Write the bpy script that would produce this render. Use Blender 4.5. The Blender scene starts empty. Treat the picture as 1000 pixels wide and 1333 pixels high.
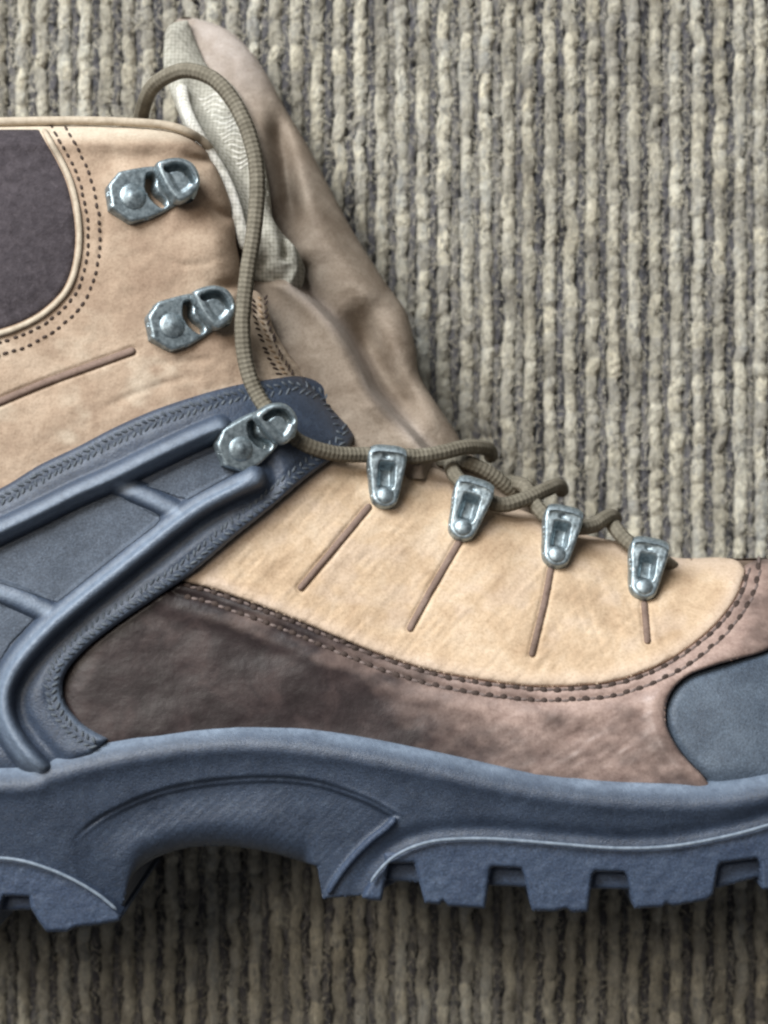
import bpy, math, random
import numpy as np
from mathutils import Vector, Matrix

# ---------------------------------------------------------------- units
S = 0.0002            # one drawing unit = 0.2 mm
ZF = 430.0            # height of the boot's upper face above the carpet
DC = 2600.0           # camera to that face
HC = ZF + DC
rng = np.random.default_rng(7)
random.seed(7)
scn = bpy.context.scene
col = scn.collection

# ---------------------------------------------------------------- camera, light, exposure
cam_d = bpy.data.cameras.new('camera')
cam = bpy.data.objects.new('camera', cam_d)
col.objects.link(cam)
cam.location = (0, 0, HC * S)
cam_d.sensor_fit = 'VERTICAL'
cam_d.angle = 2 * math.atan(666.5 / DC)
cam_d.clip_start = 0.02
cam_d.clip_end = 20
cam_d.dof.use_dof = True
cam_d.dof.focus_distance = (HC - 380) * S
cam_d.dof.aperture_fstop = 7.0
scn.camera = cam

w = bpy.data.worlds.new("World")
scn.world = w
w.use_nodes = True
bg = w.node_tree.nodes['Background']
bg.inputs[0].default_value = (0.94, 0.95, 1.0, 1)
bg.inputs[1].default_value = 0.10


def area(name, loc, target, sx, sy, power, color):
    d = bpy.data.lights.new(name, 'AREA')
    d.shape = 'RECTANGLE'
    d.size = sx
    d.size_y = sy
    d.energy = power
    d.color = color
    o = bpy.data.objects.new(name, d)
    o.location = loc
    o.rotation_euler = (Vector(target) - Vector(loc)).to_track_quat('-Z', 'Y').to_euler()
    col.objects.link(o)
    return o


area('window_light', (-0.90, 1.20, 1.25), (0, 0, 0), 1.3, 0.9, 80, (0.93, 0.97, 1.0))
area('ceiling_light', (-0.60, 0.50, 1.6), (0, 0, 0), 0.5, 0.5, 12, (1.0, 0.91, 0.80))

scn.view_settings.view_transform = 'Standard'
scn.view_settings.look = 'None'
scn.view_settings.exposure = 0.0
scn.view_settings.gamma = 1.0
scn.cycles.pixel_filter_type = 'GAUSSIAN'
scn.cycles.filter_width = 2.7


# ---------------------------------------------------------------- maths helpers
def to_world(px, py, z):
    f = (HC - z) / DC
    return np.stack([(px - 500) * f * S, (666.5 - py) * f * S, z * S], -1)


def spline(pts, n=10, closed=False):
    """Catmull-Rom through pts; a point given as (x, y, 1) is a sharp corner."""
    P = [np.array(p[:2], float) for p in pts]
    K = [len(p) > 2 and p[2] == 1 for p in pts]
    N = len(P)
    out = []
    rngi = range(N if closed else N - 1)
    for i in rngi:
        a, b = P[i], P[(i + 1) % N]
        p0 = P[(i - 1) % N] if (closed or i > 0) else a
        p3 = P[(i + 2) % N] if (closed or i + 2 < N) else b
        m1 = (b - p0) * 0.5
        m2 = (p3 - a) * 0.5
        if K[i]: m1 = (b - a)
        if K[(i + 1) % N]: m2 = (b - a)
        L = np.linalg.norm(b - a)
        for m in (m1, m2):
            l = np.linalg.norm(m)
            if l > 1.2 * L and l > 0: m *= 1.2 * L / l
        k = max(2, min(n, int(L / 6) + 1))
        for j in range(k):
            t = j / k
            out.append((2*t**3 - 3*t*t + 1)*a + (t**3 - 2*t*t + t)*m1 + (-2*t**3 + 3*t*t)*b + (t**3 - t*t)*m2)
    if not closed: out.append(P[-1])
    return np.array(out)


def spline3(pts, step=5.0):
    P = np.array(pts, float)
    N = len(P)
    out = []
    for i in range(N - 1):
        a, b = P[i], P[i+1]
        m1 = (b - P[max(i-1, 0)]) * 0.5
        m2 = (P[min(i+2, N-1)] - a) * 0.5
        k = max(2, int(np.linalg.norm(b - a) / step))
        for j in range(k):
            t = j / k
            out.append((2*t**3 - 3*t*t + 1)*a + (t**3 - 2*t*t + t)*m1 + (-2*t**3 + 3*t*t)*b + (t**3 - t*t)*m2)
    out.append(P[-1])
    return np.array(out)


def seg_dist(Q, V, closed):
    """distance, closest point and arc length for points Q to polyline V"""
    A = V if closed else V[:-1]
    B = np.roll(V, -1, 0) if closed else V[1:]
    D = B - A
    L2 = (D**2).sum(1) + 1e-12
    arc0 = np.concatenate([[0], np.cumsum(np.sqrt(L2))[:-1]])
    n = len(Q)
    dist = np.empty(n); cp = np.empty((n, 2)); arc = np.empty(n); ins = np.zeros(n, bool)
    CH = max(1, 2000000 // len(A))
    for s in range(0, n, CH):
        q = Q[s:s+CH]
        rel = q[:, None, :] - A[None]
        t = np.clip((rel * D[None]).sum(2) / L2, 0, 1)
        dx = rel[..., 0] - t * D[:, 0]
        dy = rel[..., 1] - t * D[:, 1]
        d2 = dx*dx + dy*dy
        k = d2.argmin(1)
        r = np.arange(len(q))
        dist[s:s+CH] = np.sqrt(d2[r, k])
        tk = t[r, k]
        cp[s:s+CH] = A[k] + tk[:, None] * D[k]
        arc[s:s+CH] = arc0[k] + tk * np.sqrt(L2[k])
        if closed:
            yi = A[None, :, 1]; yj = B[None, :, 1]; y = q[:, 1:2]
            c = (yi > y) != (yj > y)
            with np.errstate(divide='ignore', invalid='ignore'):
                xx = A[None, :, 0] + (y - yi) / (yj - yi) * D[None, :, 0]
            ins[s:s+CH] = ((c & (q[:, 0:1] < xx)).sum(1) % 2) == 1
    return dist, cp, arc, ins


def sdf(Q, V):      # positive inside
    d, cp, arc, ins = seg_dist(Q, V, True)
    return np.where(ins, d, -d)


def dcurve(Q, V):
    return seg_dist(Q, V, False)[0]


def sstep(a, b, x):
    t = np.clip((x - a) / (b - a), 0, 1)
    return t * t * (3 - 2 * t)


_perm = rng.random((256, 256))


def vnoise(x, y):
    xi = np.floor(x).astype(int); yi = np.floor(y).astype(int)
    fx = x - xi; fy = y - yi
    fx = fx*fx*(3-2*fx); fy = fy*fy*(3-2*fy)
    g = lambda a, b: _perm[a & 255, b & 255]
    return ((g(xi, yi)*(1-fx) + g(xi+1, yi)*fx)*(1-fy) + (g(xi, yi+1)*(1-fx) + g(xi+1, yi+1)*fx)*fy) * 2 - 1


def fbm(x, y, o=3):
    r = 0; a = 1; s = 0
    for i in range(o):
        r = r + a * vnoise(x * 2**i + 17*i, y * 2**i + 31*i); s += a; a *= .5
    return r / s


def groove(Q, V, depth, width, power=2, taper=True):
    d, cp, arc, _ = seg_dist(Q, V, False)
    L = np.linalg.norm(np.diff(V, axis=0), axis=1).sum()
    if taper: depth = depth * sstep(0, .35, arc/L) * sstep(1, .75, arc/L)
    return -depth * np.exp(-(d / width) ** power)


# ---------------------------------------------------------------- base height of the lying boot
CTRL = [(-320,960,400),(-150,960,425),(0,960,432),(150,940,432),(400,945,432),(650,980,436),(850,1000,436),(1050,1000,430),(1200,980,360),
        (-310,800,330),(-150,800,400),(50,800,425),(200,820,424),(400,870,428),(600,900,424),(800,920,424),(1000,900,410),(1150,880,350),(1230,880,300),
        (-290,600,330),(-150,620,395),(50,620,412),(220,640,412),(380,700,396),(520,780,392),(680,800,386),(830,830,376),(960,820,360),(1080,800,310),
        (350,560,380),(430,600,350),(500,640,340),(620,690,330),(730,730,322),(850,770,316),(950,750,290),(1030,750,270),
        (-270,400,330),(-100,400,392),(60,400,400),(200,400,394),(300,430,372),(370,480,340),(320,350,345),
        (-240,220,310),(-80,200,350),(80,200,368),(200,210,360),(290,270,340),(480,575,300),(600,630,285),(760,690,285),(880,725,270)]
_C = np.array(CTRL, float)


def _tps_fit():
    X = _C[:, :2] / 1000; n = len(X)
    d2 = ((X[:, None] - X[None])**2).sum(2)
    K = 0.5 * d2 * np.log(d2 + 1e-12) + np.eye(n) * 2e-4
    Pm = np.c_[np.ones(n), X]
    M = np.block([[K, Pm], [Pm.T, np.zeros((3, 3))]])
    return X, np.linalg.solve(M, np.r_[_C[:, 2], 0, 0, 0])


_TX, _TW = _tps_fit()


def Hbase(Q):
    q = Q / 1000
    d2 = ((q[:, None] - _TX[None])**2).sum(2)
    return (0.5 * d2 * np.log(d2 + 1e-12)) @ _TW[:-3] + _TW[-3] + q @ _TW[-2:]


BODY = spline([(-252,190),(-200,172),(-100,166),(20,162),(150,165),(225,172),(262,192),(285,225),(304,275),(310,330),(322,390),(350,440),(400,498),
               (450,550),(500,592),(570,604),(640,650),(700,670),(760,695),(820,708),(880,726),(960,727),(1000,727),(1060,742),(1140,785),(1205,850),(1238,930),
               (1225,1005),(1150,1045),(1000,1050),(500,1040),(200,1010),(-100,1030),(-300,1030),(-338,960),(-320,820),(-292,620),(-268,400),(-258,260)], closed=True)


def Hs(Q, R=55, A=62):
    """base height with the roll-off towards the boot's silhouette"""
    d = np.clip(sdf(Q, BODY), 0, None)
    t = np.clip(1 - d / R, 0, 1)
    return Hbase(Q) - A * (1 - np.sqrt(np.clip(1 - t*t, 0, 1)))


# ---------------------------------------------------------------- materials
def nt_new(name):
    m = bpy.data.materials.new(name)
    m.use_nodes = True
    t = m.node_tree
    return m, t, t.nodes['Principled BSDF']


def coord(t, sc=(1, 1, 1)):
    g = t.nodes.new('ShaderNodeNewGeometry')
    v = t.nodes.new('ShaderNodeVectorMath'); v.operation = 'MULTIPLY'
    t.links.new(g.outputs['Position'], v.inputs[0])
    v.inputs[1].default_value = (1000*sc[0], 1000*sc[1], 1000*sc[2])
    return v.outputs[0]


def noise(t, c, scale, detail=4, rough=.6, dist=0):
    n = t.nodes.new('ShaderNodeTexNoise')
    n.inputs['Scale'].default_value = scale; n.inputs['Detail'].default_value = detail
    n.inputs['Roughness'].default_value = rough; n.inputs['Distortion'].default_value = dist
    t.links.new(c, n.inputs['Vector'])
    return n.outputs['Fac']


def ramp(t, f, stops):
    r = t.nodes.new('ShaderNodeValToRGB')
    e = r.color_ramp.elements
    while len(e) < len(stops): e.new(.5)
    for k, (p, c) in enumerate(stops):
        e[k].position = p; e[k].color = (*c, 1)
    t.links.new(f, r.inputs[0])
    return r.outputs[0]


def mixc(t, f, a, b, mode='MIX'):
    m = t.nodes.new('ShaderNodeMix'); m.data_type = 'RGBA'; m.blend_type = mode
    if isinstance(f, (int, float)): m.inputs[0].default_value = f
    else: t.links.new(f, m.inputs[0])
    for s, i in ((a, 6), (b, 7)):
        if isinstance(s, tuple): m.inputs[i].default_value = (*s, 1)
        else: t.links.new(s, m.inputs[i])
    return m.outputs[2]


def bump(t, p, hs, strength=.4, dist=.0002):
    last = None
    for h, st, ds in hs:
        b = t.nodes.new('ShaderNodeBump')
        b.inputs['Strength'].default_value = st; b.inputs['Distance'].default_value = ds
        t.links.new(h, b.inputs['Height'])
        if last: t.links.new(last, b.inputs['Normal'])
        last = b.outputs[0]
    t.links.new(last, p.inputs['Normal'])


def attr(t, name):
    a = t.nodes.new('ShaderNodeAttribute'); a.attribute_name = name
    return a.outputs['Fac']


def leather(name, c0, c1, c2, rough=.75, grain=.5, spec=.25, wear_and_light=None, blot=.08):
    m, t, p = nt_new(name)
    c = coord(t)
    big = noise(t, c, blot, 5, .62, .6)
    fine = noise(t, c, 1.3, 5, .7)
    colr = ramp(t, big, [(.30, c0), (.50, c1), (.70, c2)])
    dark = ramp(t, fine, [(.27, (.74, .71, .68)), (.50, (.98, .98, .98)), (.75, (1.13, 1.13, 1.13))])
    colr = mixc(t, 1.0, colr, dark, 'MULTIPLY')
    if wear_and_light:
        colr = mixc(t, attr(t, 'wear_and_light'), colr, mixc(t, 1.0, ramp(t, noise(t, c, .25, 5, .7), [(.3, wear_and_light[0]), (.7, wear_and_light[1])]), dark, 'MULTIPLY'))
    t.links.new(colr, p.inputs['Base Color'])
    p.inputs['Roughness'].default_value = rough
    p.inputs['Specular IOR Level'].default_value = spec
    vo = t.nodes.new('ShaderNodeTexVoronoi'); vo.inputs['Scale'].default_value = 1.1
    t.links.new(c, vo.inputs['Vector'])
    bump(t, p, [(noise(t, c, .45, 4, .6, .8), .5*grain, .0006), (vo.outputs['Distance'], .35*grain, .0002), (noise(t, c, 2.5, 3), .6*grain, .00012)])
    return m


def rubber(name, base, hi, rough=.5, speck=.5, spec=.5, worn_and_lit=(.20, .25, .32)):
    m, t, p = nt_new(name)
    c = coord(t)
    f = noise(t, c, 1.8, 3, .7)
    g = noise(t, c, .09, 4, .6)
    a = mixc(t, ramp(t, g, [(.3, (0, 0, 0)), (.7, (1, 1, 1))]), base, hi)
    s = ramp(t, f, [(.33, (.62, .62, .62)), (.52, (1, 1, 1)), (.72, (1.6, 1.58, 1.55))])
    colr = mixc(t, 1.0, a, s, 'MULTIPLY')
    # faint dust caught in the grain
    dust = ramp(t, noise(t, c, .35, 6, .75), [(.55, (0, 0, 0)), (.8, (.35, .35, .35))])
    colr = mixc(t, dust, colr, (.13, .17, .22))
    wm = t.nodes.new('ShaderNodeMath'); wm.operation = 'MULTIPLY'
    t.links.new(attr(t, 'wear_and_light'), wm.inputs[0]); t.links.new(ramp(t, noise(t, c, .5, 5, .7), [(.25, (.45, .45, .45)), (.6, (1, 1, 1))]), wm.inputs[1])
    colr = mixc(t, wm.outputs[0], colr, worn_and_lit)  # pale mix: highlights painted on crests and bead, plus edge wear
    t.links.new(colr, p.inputs['Base Color'])
    r = t.nodes.new('ShaderNodeMapRange')
    t.links.new(noise(t, c, .6, 4), r.inputs[0]); r.inputs[3].default_value = rough - .1; r.inputs[4].default_value = rough + .15
    t.links.new(r.outputs[0], p.inputs['Roughness'])
    p.inputs['Specular IOR Level'].default_value = spec
    hs = [(noise(t, c, 1.9, 3, .7), speck*.7, .00028), (noise(t, c, .3, 3), .25, .0005)]
    bump(t, p, hs)
    return m


def metal(name):
    m, t, p = nt_new(name)
    c = coord(t)
    t.links.new(ramp(t, noise(t, c, .7, 5, .7), [(.3, (.12, .145, .16)), (.5, (.29, .345, .37)), (.72, (.47, .54, .565))]), p.inputs['Base Color'])
    p.inputs['Metallic'].default_value = .85
    t.links.new(ramp(t, noise(t, c, 1.2, 4, .7), [(.3, (.38, .38, .38)), (.7, (.58, .58, .58))]), p.inputs['Roughness'])
    bump(t, p, [(noise(t, c, 1.4, 4, .6), .2, .0002)])
    return m


def thread(name, a, b, rough=.8):
    m, t, p = nt_new(name)
    c = coord(t)
    t.links.new(ramp(t, noise(t, c, .5, 5, .75), [(.35, a), (.65, b)]), p.inputs['Base Color'])
    p.inputs['Roughness'].default_value = rough
    p.inputs['Specular IOR Level'].default_value = .2
    bump(t, p, [(noise(t, c, 3.0, 2), .5, .0001)])
    return m


M = {}
M['tan'] = leather('tan_nubuck', (.38, .265, .17), (.495, .365, .245), (.58, .455, .33), .85, .45, .15, wear_and_light=((.46, .35, .26), (.57, .45, .35)))
M['shaft'] = leather('shaft_nubuck', (.27, .19, .135), (.34, .25, .18), (.43, .33, .245), .85, .5, .15, wear_and_light=((.52, .44, .34), (.62, .54, .43)), blot=.06)
M['brown'] = leather('brown_oiled_leather', (.016, .011, .011), (.026, .018, .018), (.052, .036, .034), .42, .22, .35, wear_and_light=((.24, .165, .14), (.41, .30, .255)), blot=.10)
M['tongue'] = leather('tongue_leather', (.16, .122, .090), (.22, .175, .134), (.29, .24, .19), .75, .4, .25, wear_and_light=((.40, .34, .30), (.50, .44, .40)))
M['body'] = leather('inner_leather', (.10, .07, .05), (.13, .095, .07), (.17, .12, .09), .85, .4, .2)
M['nubuck_dark'] = leather('dark_collar_suede', (.040, .034, .038), (.055, .047, .052), (.075, .064, .070), .95, .9, .1, blot=.4)
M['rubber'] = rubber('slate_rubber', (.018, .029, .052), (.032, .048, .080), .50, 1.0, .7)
M['rubber_panel'] = rubber('rubber_panel', (.042, .054, .074), (.078, .096, .126), .62, 1.0, .4)
M['outsole'] = rubber('outsole_rubber', (.026, .041, .076), (.040, .060, .100), .58, .8)
M['cap'] = rubber('toe_cap_rubber', (.034, .048, .070), (.080, .105, .138), .55, .8)
M['metal'] = metal('worn_steel')
M['slot'] = leather('welt_brown', (.13, .09, .07), (.18, .125, .10), (.22, .16, .13), .8, .3)
M['th_dark'] = thread('dark_brown_thread', (.035, .024, .020), (.07, .05, .042))
M['th_grey'] = thread('grey_brown_thread', (.10, .075, .068), (.20, .155, .14))
M['th_rub'] = thread('rubber_stitch', (.045, .055, .07), (.115, .13, .145), .7)
M['th_tan'] = thread('tan_thread', (.30, .21, .13), (.42, .31, .21))
M['flash'] = thread('pale_rubber_flash', (.12, .15, .19), (.22, .26, .31), .6)
M['cream'] = thread('cream_piping', (.34, .28, .21), (.48, .41, .32))


def mesh_cloth(name, a, b):
    m, t, p = nt_new(name)
    c = coord(t)
    wv = t.nodes.new('ShaderNodeTexVoronoi'); wv.inputs['Scale'].default_value = .9
    wv.inputs['Randomness'].default_value = .25
    t.links.new(c, wv.inputs['Vector'])
    base = ramp(t, noise(t, c, .12, 4), [(.35, a), (.65, b)])
    holes = ramp(t, wv.outputs['Distance'], [(.0, (1.1, 1.1, 1.1)), (.45, (.95, .95, .95)), (.7, (.6, .6, .58))])
    t.links.new(mixc(t, 1.0, base, holes, 'MULTIPLY'), p.inputs['Base Color'])
    p.inputs['Roughness'].default_value = .95
    p.inputs['Specular IOR Level'].default_value = .1
    bump(t, p, [(wv.outputs['Distance'], -.7, .0003), (noise(t, c, 2.5, 2), .4, .0001)])
    return m


M['mesh'] = mesh_cloth('cream_mesh_lining', (.31, .295, .25), (.42, .405, .35))
M['fleece'] = mesh_cloth('pale_lining', (.50, .48, .42), (.64, .62, .57))


def lace_mat():
    m, t, p = nt_new('olive_lace')
    at = t.nodes.new('ShaderNodeAttribute'); at.attribute_name = 'uvw'
    mp = t.nodes.new('ShaderNodeVectorMath'); mp.operation = 'MULTIPLY'; mp.inputs[1].default_value = (1, 1, 1)
    t.links.new(at.outputs['Vector'], mp.inputs[0])
    sp = t.nodes.new('ShaderNodeSeparateXYZ'); t.links.new(mp.outputs[0], sp.inputs[0])

    def wave(sign):
        a = t.nodes.new('ShaderNodeMath'); a.operation = 'MULTIPLY_ADD'
        t.links.new(sp.outputs[1], a.inputs[0]); a.inputs[1].default_value = sign * 4.0; t.links.new(sp.outputs[0], a.inputs[2])
        s = t.nodes.new('ShaderNodeMath'); s.operation = 'SINE'; t.links.new(a.outputs[0], s.inputs[0])
        return s.outputs[0]
    mx = t.nodes.new('ShaderNodeMath'); mx.operation = 'MULTIPLY'
    t.links.new(wave(1), mx.inputs[0]); t.links.new(wave(-1), mx.inputs[1])
    c = coord(t)
    base = ramp(t, noise(t, c, .3, 4, .7), [(.3, (.12, .105, .078)), (.6, (.18, .16, .122)), (.8, (.25, .225, .18))])
    fine = ramp(t, mx.outputs[0], [(.0, (.86, .86, .86)), (.5, (1.04, 1.04, 1.04))])
    t.links.new(mixc(t, 1.0, base, fine, 'MULTIPLY'), p.inputs['Base Color'])
    p.inputs['Roughness'].default_value = .8
    p.inputs['Specular IOR Level'].default_value = .2
    bump(t, p, [(mx.outputs[0], .45, .0003), (noise(t, c, 2.5, 2), .3, .0001)])
    return m


M['lace'] = lace_mat()


def yarn_mat(name, stops, mul=1):
    m, t, p = nt_new(name)
    c = coord(t, (1, .35, 1))
    oi = t.nodes.new('ShaderNodeObjectInfo')
    n1 = noise(t, c, .16, 4, .65)
    add = t.nodes.new('ShaderNodeMath'); add.operation = 'MULTIPLY_ADD'
    t.links.new(oi.outputs['Random'], add.inputs[0]); add.inputs[1].default_value = .22; t.links.new(n1, add.inputs[2])
    sub = t.nodes.new('ShaderNodeMath'); sub.operation = 'SUBTRACT'; t.links.new(add.outputs[0], sub.inputs[0]); sub.inputs[1].default_value = .11
    colr = ramp(t, sub.outputs[0], stops)
    c2 = coord(t, (1, .5, 1))
    f = ramp(t, noise(t, c2, 1.1, 5, .75), [(.25, (.55, .55, .57)), (.5, (.95, .95, .95)), (.75, (1.3, 1.28, 1.24))])
    colr = mixc(t, 1.0, colr, f, 'MULTIPLY')
    # scattered darker flecks
    fl = ramp(t, noise(t, c, .55, 3, .6), [(.56, (0, 0, 0)), (.68, (.6, .6, .6))])
    colr = mixc(t, fl, colr, (.13, .13, .14))
    tone = ramp(t, attr(t, 'tone'), [(0, (.62, .62, .65)), (.5, (1, 1, 1)), (1, (1.25, 1.23, 1.18))])
    colr = mixc(t, 1.0, colr, tone, 'MULTIPLY')
    t.links.new(colr, p.inputs['Base Color'])
    p.inputs['Roughness'].default_value = 1
    p.inputs['Specular IOR Level'].default_value = .08
    p.inputs['Sheen Weight'].default_value = .15
    c3 = coord(t, (1, .22, 1))
    bump(t, p, [(noise(t, c3, 1.9, 4, .75, .5), 1.0, .0011), (noise(t, c2, 2.8, 2, .7), .8, .0005)])
    return m


M['rib'] = yarn_mat('olive_cream_yarn', [(.22, (.26, .235, .19)), (.40, (.48, .445, .355)), (.56, (.65, .61, .50)), (.74, (.52, .515, .46))])
M['rib2'] = yarn_mat('slate_yarn', [(.30, (.06, .058, .062)), (.5, (.135, .13, .14)), (.70, (.33, .31, .27))])


# ---------------------------------------------------------------- object helpers
def tag(o, label=None, cat=None, group=None, kind=None):
    if label: o['label'] = label
    if cat: o['category'] = cat
    if group: o['group'] = group
    if kind: o['kind'] = kind


def mk(name, verts, faces, mat, parent=None, smooth=True, attrs=None, kind=None, label=None, origin=None):
    """verts: n x 3 world metres; faces: list of arrays (k x 4 / k x 3)"""
    me = bpy.data.meshes.new(name)
    verts = np.asarray(verts, float)
    if origin is not None: verts = verts - np.array(origin)
    loops = np.concatenate([f.reshape(-1) for f in faces]).astype(np.int32)
    tot = np.concatenate([np.full(len(f), f.shape[1]) for f in faces]).astype(np.int32)
    start = np.concatenate([[0], np.cumsum(tot)[:-1]]).astype(np.int32)
    me.vertices.add(len(verts)); me.vertices.foreach_set('co', verts.reshape(-1).astype(np.float32))
    me.loops.add(len(loops)); me.loops.foreach_set('vertex_index', loops)
    me.polygons.add(len(tot)); me.polygons.foreach_set('loop_start', start)
    me.polygons.foreach_set('use_smooth', np.full(len(tot), smooth))
    me.update(calc_edges=True)
    me.validate()
    if attrs:
        for k, v in attrs.items():
            v = np.asarray(v, np.float32)
            if v.ndim == 1:
                a = me.attributes.new(k, 'FLOAT', 'POINT')
                if len(a.data) == len(v): a.data.foreach_set('value', v)
            else:
                a = me.attributes.new(k, 'FLOAT_VECTOR', 'POINT')
                if len(a.data) == len(v): a.data.foreach_set('vector', v.reshape(-1))
    me.materials.append(mat)
    o = bpy.data.objects.new(name, me)
    col.objects.link(o)
    if parent: o.parent = parent
    if kind: o['kind'] = kind
    if label: o['label'] = label
    return o


def sheet(poly, h=2.0, hx=None):
    """grid over polygon; returns Q (n,2), d(n) inside distance, quads (k,4), boundary edges (m,2) oriented"""
    lo = poly.min(0) - 2*h; hi = poly.max(0) + 2*h
    nx = int((hi[0]-lo[0])/h) + 1; ny = int((hi[1]-lo[1])/h) + 1
    X, Y = np.meshgrid(lo[0] + np.arange(nx)*h, lo[1] + np.arange(ny)*h)
    Q = np.c_[X.ravel(), Y.ravel()]
    d, cp, arc, ins = seg_dist(Q, poly, True)
    I = np.arange(nx*ny).reshape(ny, nx)
    a, b, c, e = I[:-1, :-1].ravel(), I[:-1, 1:].ravel(), I[1:, 1:].ravel(), I[1:, :-1].ravel()
    cnt = ins[a].astype(int) + ins[b] + ins[c] + ins[e]
    keep = cnt >= 2
    # drop cells with a far outside corner
    quads = np.c_[a, e, c, b][keep]     # y is down in the drawing, so this winds towards +z
    near = d < h*0.45
    snap = (~ins) | near
    Q = np.where(snap[:, None], cp, Q)
    dd = np.where(snap, 0, d)
    used = np.unique(quads)
    mp = -np.ones(nx*ny, int); mp[used] = np.arange(len(used))
    quads = mp[quads]
    E = np.concatenate([quads[:, [0, 1]], quads[:, [1, 2]], quads[:, [2, 3]], quads[:, [3, 0]]])
    key = np.minimum(E[:, 0], E[:, 1]) * (len(used)+1) + np.maximum(E[:, 0], E[:, 1])
    u, inv, ct = np.unique(key, return_inverse=True, return_counts=True)
    be = E[ct[inv] == 1]
    return Q[used], dd[used], quads, be


def edge_round(d, th, r):
    """rounded raw edge: rises from 0 to th over r"""
    t = np.clip(1 - d / r, 0, 1)
    return th * np.sqrt(np.clip(1 - t*t, 0, 1))


def part(name, poly, zf, mat, parent, h=2.0, skirt=14, floor_z=None, attrs=None, label=None, taper=0.0, back=False):
    Q, d, F, be = sheet(poly, h)
    z = zf(Q, d)
    V = to_world(Q[:, 0], Q[:, 1], z)
    n = len(V)
    bi = np.unique(be)
    B = V[bi].copy()
    # a first, slightly lower ring then the foot of the skirt, straight down in the world
    if floor_z is None: B[:, 2] -= skirt * S
    else: B[:, 2] = floor_z * S
    mp = -np.ones(n, int); mp[bi] = n + np.arange(len(bi))
    SF = np.c_[be[:, 1], be[:, 0], mp[be[:, 0]], mp[be[:, 1]]]
    VV = np.concatenate([V, B])
    at = None
    if attrs:
        at = {}
        for k, fn in attrs.items():
            v = fn(Q, d); at[k] = np.concatenate([v, v[bi]])
    return mk(name, VV, [F, SF], mat, parent, attrs=at, label=label)


def tube(paths, radius, nseg=10, squash=1.0, taper_ends=True):
    """paths: list of (n,3) world arrays -> verts, quads, uvw"""
    VV = []; FF = []; UV = []; off = 0
    for P in paths:
        n = len(P)
        T = np.gradient(P, axis=0); T /= np.linalg.norm(T, axis=1)[:, None] + 1e-12
        up = np.array([0, 0, 1.0])
        Nn = np.cross(T, up); Nn /= np.linalg.norm(Nn, axis=1)[:, None] + 1e-9
        Bn = np.cross(Nn, T)
        arc = np.r_[0, np.cumsum(np.linalg.norm(np.diff(P, axis=0), axis=1))]
        rr = np.full(n, radius)
        if taper_ends:
            e = np.minimum(arc, arc[-1]-arc) / radius
            rr = radius * np.sqrt(np.clip(1 - np.clip(1-e, 0, 1)**2, .0004, 1))
        a = np.linspace(0, 2*np.pi, nseg, endpoint=False)
        ring = P[:, None] + rr[:, None, None] * (np.cos(a)[None, :, None]*Nn[:, None] + squash*np.sin(a)[None, :, None]*Bn[:, None])
        VV.append(ring.reshape(-1, 3))
        uv = np.zeros((n, nseg, 3)); uv[..., 0] = (arc / radius * 5.0)[:, None]; uv[..., 1] = a[None]
        UV.append(uv.reshape(-1, 3))
        i = np.arange(n-1)[:, None]*nseg; j = np.arange(nseg)[None]; k = (j+1) % nseg
        FF.append(np.stack([off+i+j, off+i+k, off+i+nseg+k, off+i+nseg+j], -1).reshape(-1, 4))
        off += n*nseg
    return np.concatenate(VV), np.concatenate(FF), np.concatenate(UV)


def path_at(V, step):
    """resample open polyline at even steps -> points, unit tangents, arc"""
    L = np.r_[0, np.cumsum(np.linalg.norm(np.diff(V, axis=0), axis=1))]
    s = np.arange(step*.5, L[-1], step)
    P = np.c_[np.interp(s, L, V[:, 0]), np.interp(s, L, V[:, 1])]
    P2 = np.c_[np.interp(s+1, L, V[:, 0]), np.interp(s+1, L, V[:, 1])]
    P1 = np.c_[np.interp(s-1, L, V[:, 0]), np.interp(s-1, L, V[:, 1])]
    T = P2 - P1; T /= np.linalg.norm(T, axis=1)[:, None] + 1e-9
    return P, T, s


def offset(V, o):
    T = np.gradient(V, axis=0); T /= np.linalg.norm(T, axis=1)[:, None] + 1e-9
    return V + o * np.c_[-T[:, 1], T[:, 0]]


_a = np.linspace(0, 2*np.pi, 6, endpoint=False)
_rings = [(-1, .0), (-.75, .7), (0, 1), (.75, .7), (1, .0)]
CAPV = np.array([(u, r*math.cos(a), r*math.sin(a)) for u, r in _rings for a in _a])
CAPF = np.array([(i*6+j, i*6+(j+1) % 6, (i+1)*6+(j+1) % 6, (i+1)*6+j) for i in range(4) for j in range(6)])


def pellets(name, P, T, zf, lx, ly, lz, mat, parent, lift=0, jit=.4, ang=None, wob=.0):
    """thread stitches lying on the surface as one mesh"""
    n = len(P)
    P = P + rng.normal(0, jit, P.shape)
    th = np.arctan2(T[:, 1], T[:, 0]) + rng.normal(0, .08 + wob, n)
    if ang is not None: th = th + ang
    z = zf(P, None) + lift
    c, s = np.cos(th), np.sin(th)
    sc = 1 + rng.normal(0, .08, n)
    x = CAPV[None, :, 0]*lx*sc[:, None]; y = CAPV[None, :, 1]*ly; zz = CAPV[None, :, 2]*lz
    # follow the slope along the stitch
    e = np.c_[c, s] * lx
    za = zf(P + e, None); zb = zf(P - e, None)
    sl = (za - zb) / (2*lx)
    X = P[:, 0:1] + x*c[:, None] - y*s[:, None]
    Y = P[:, 1:2] + x*s[:, None] + y*c[:, None]
    Z = z[:, None] + zz + x*sl[:, None]
    V = to_world(X, Y, Z).reshape(-1, 3)
    F = (CAPF[None] + (np.arange(n)*len(CAPV))[:, None, None]).reshape(-1, 4)[:, ::-1]
    return mk(name, V, [F], mat, parent, kind='stuff')


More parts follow.
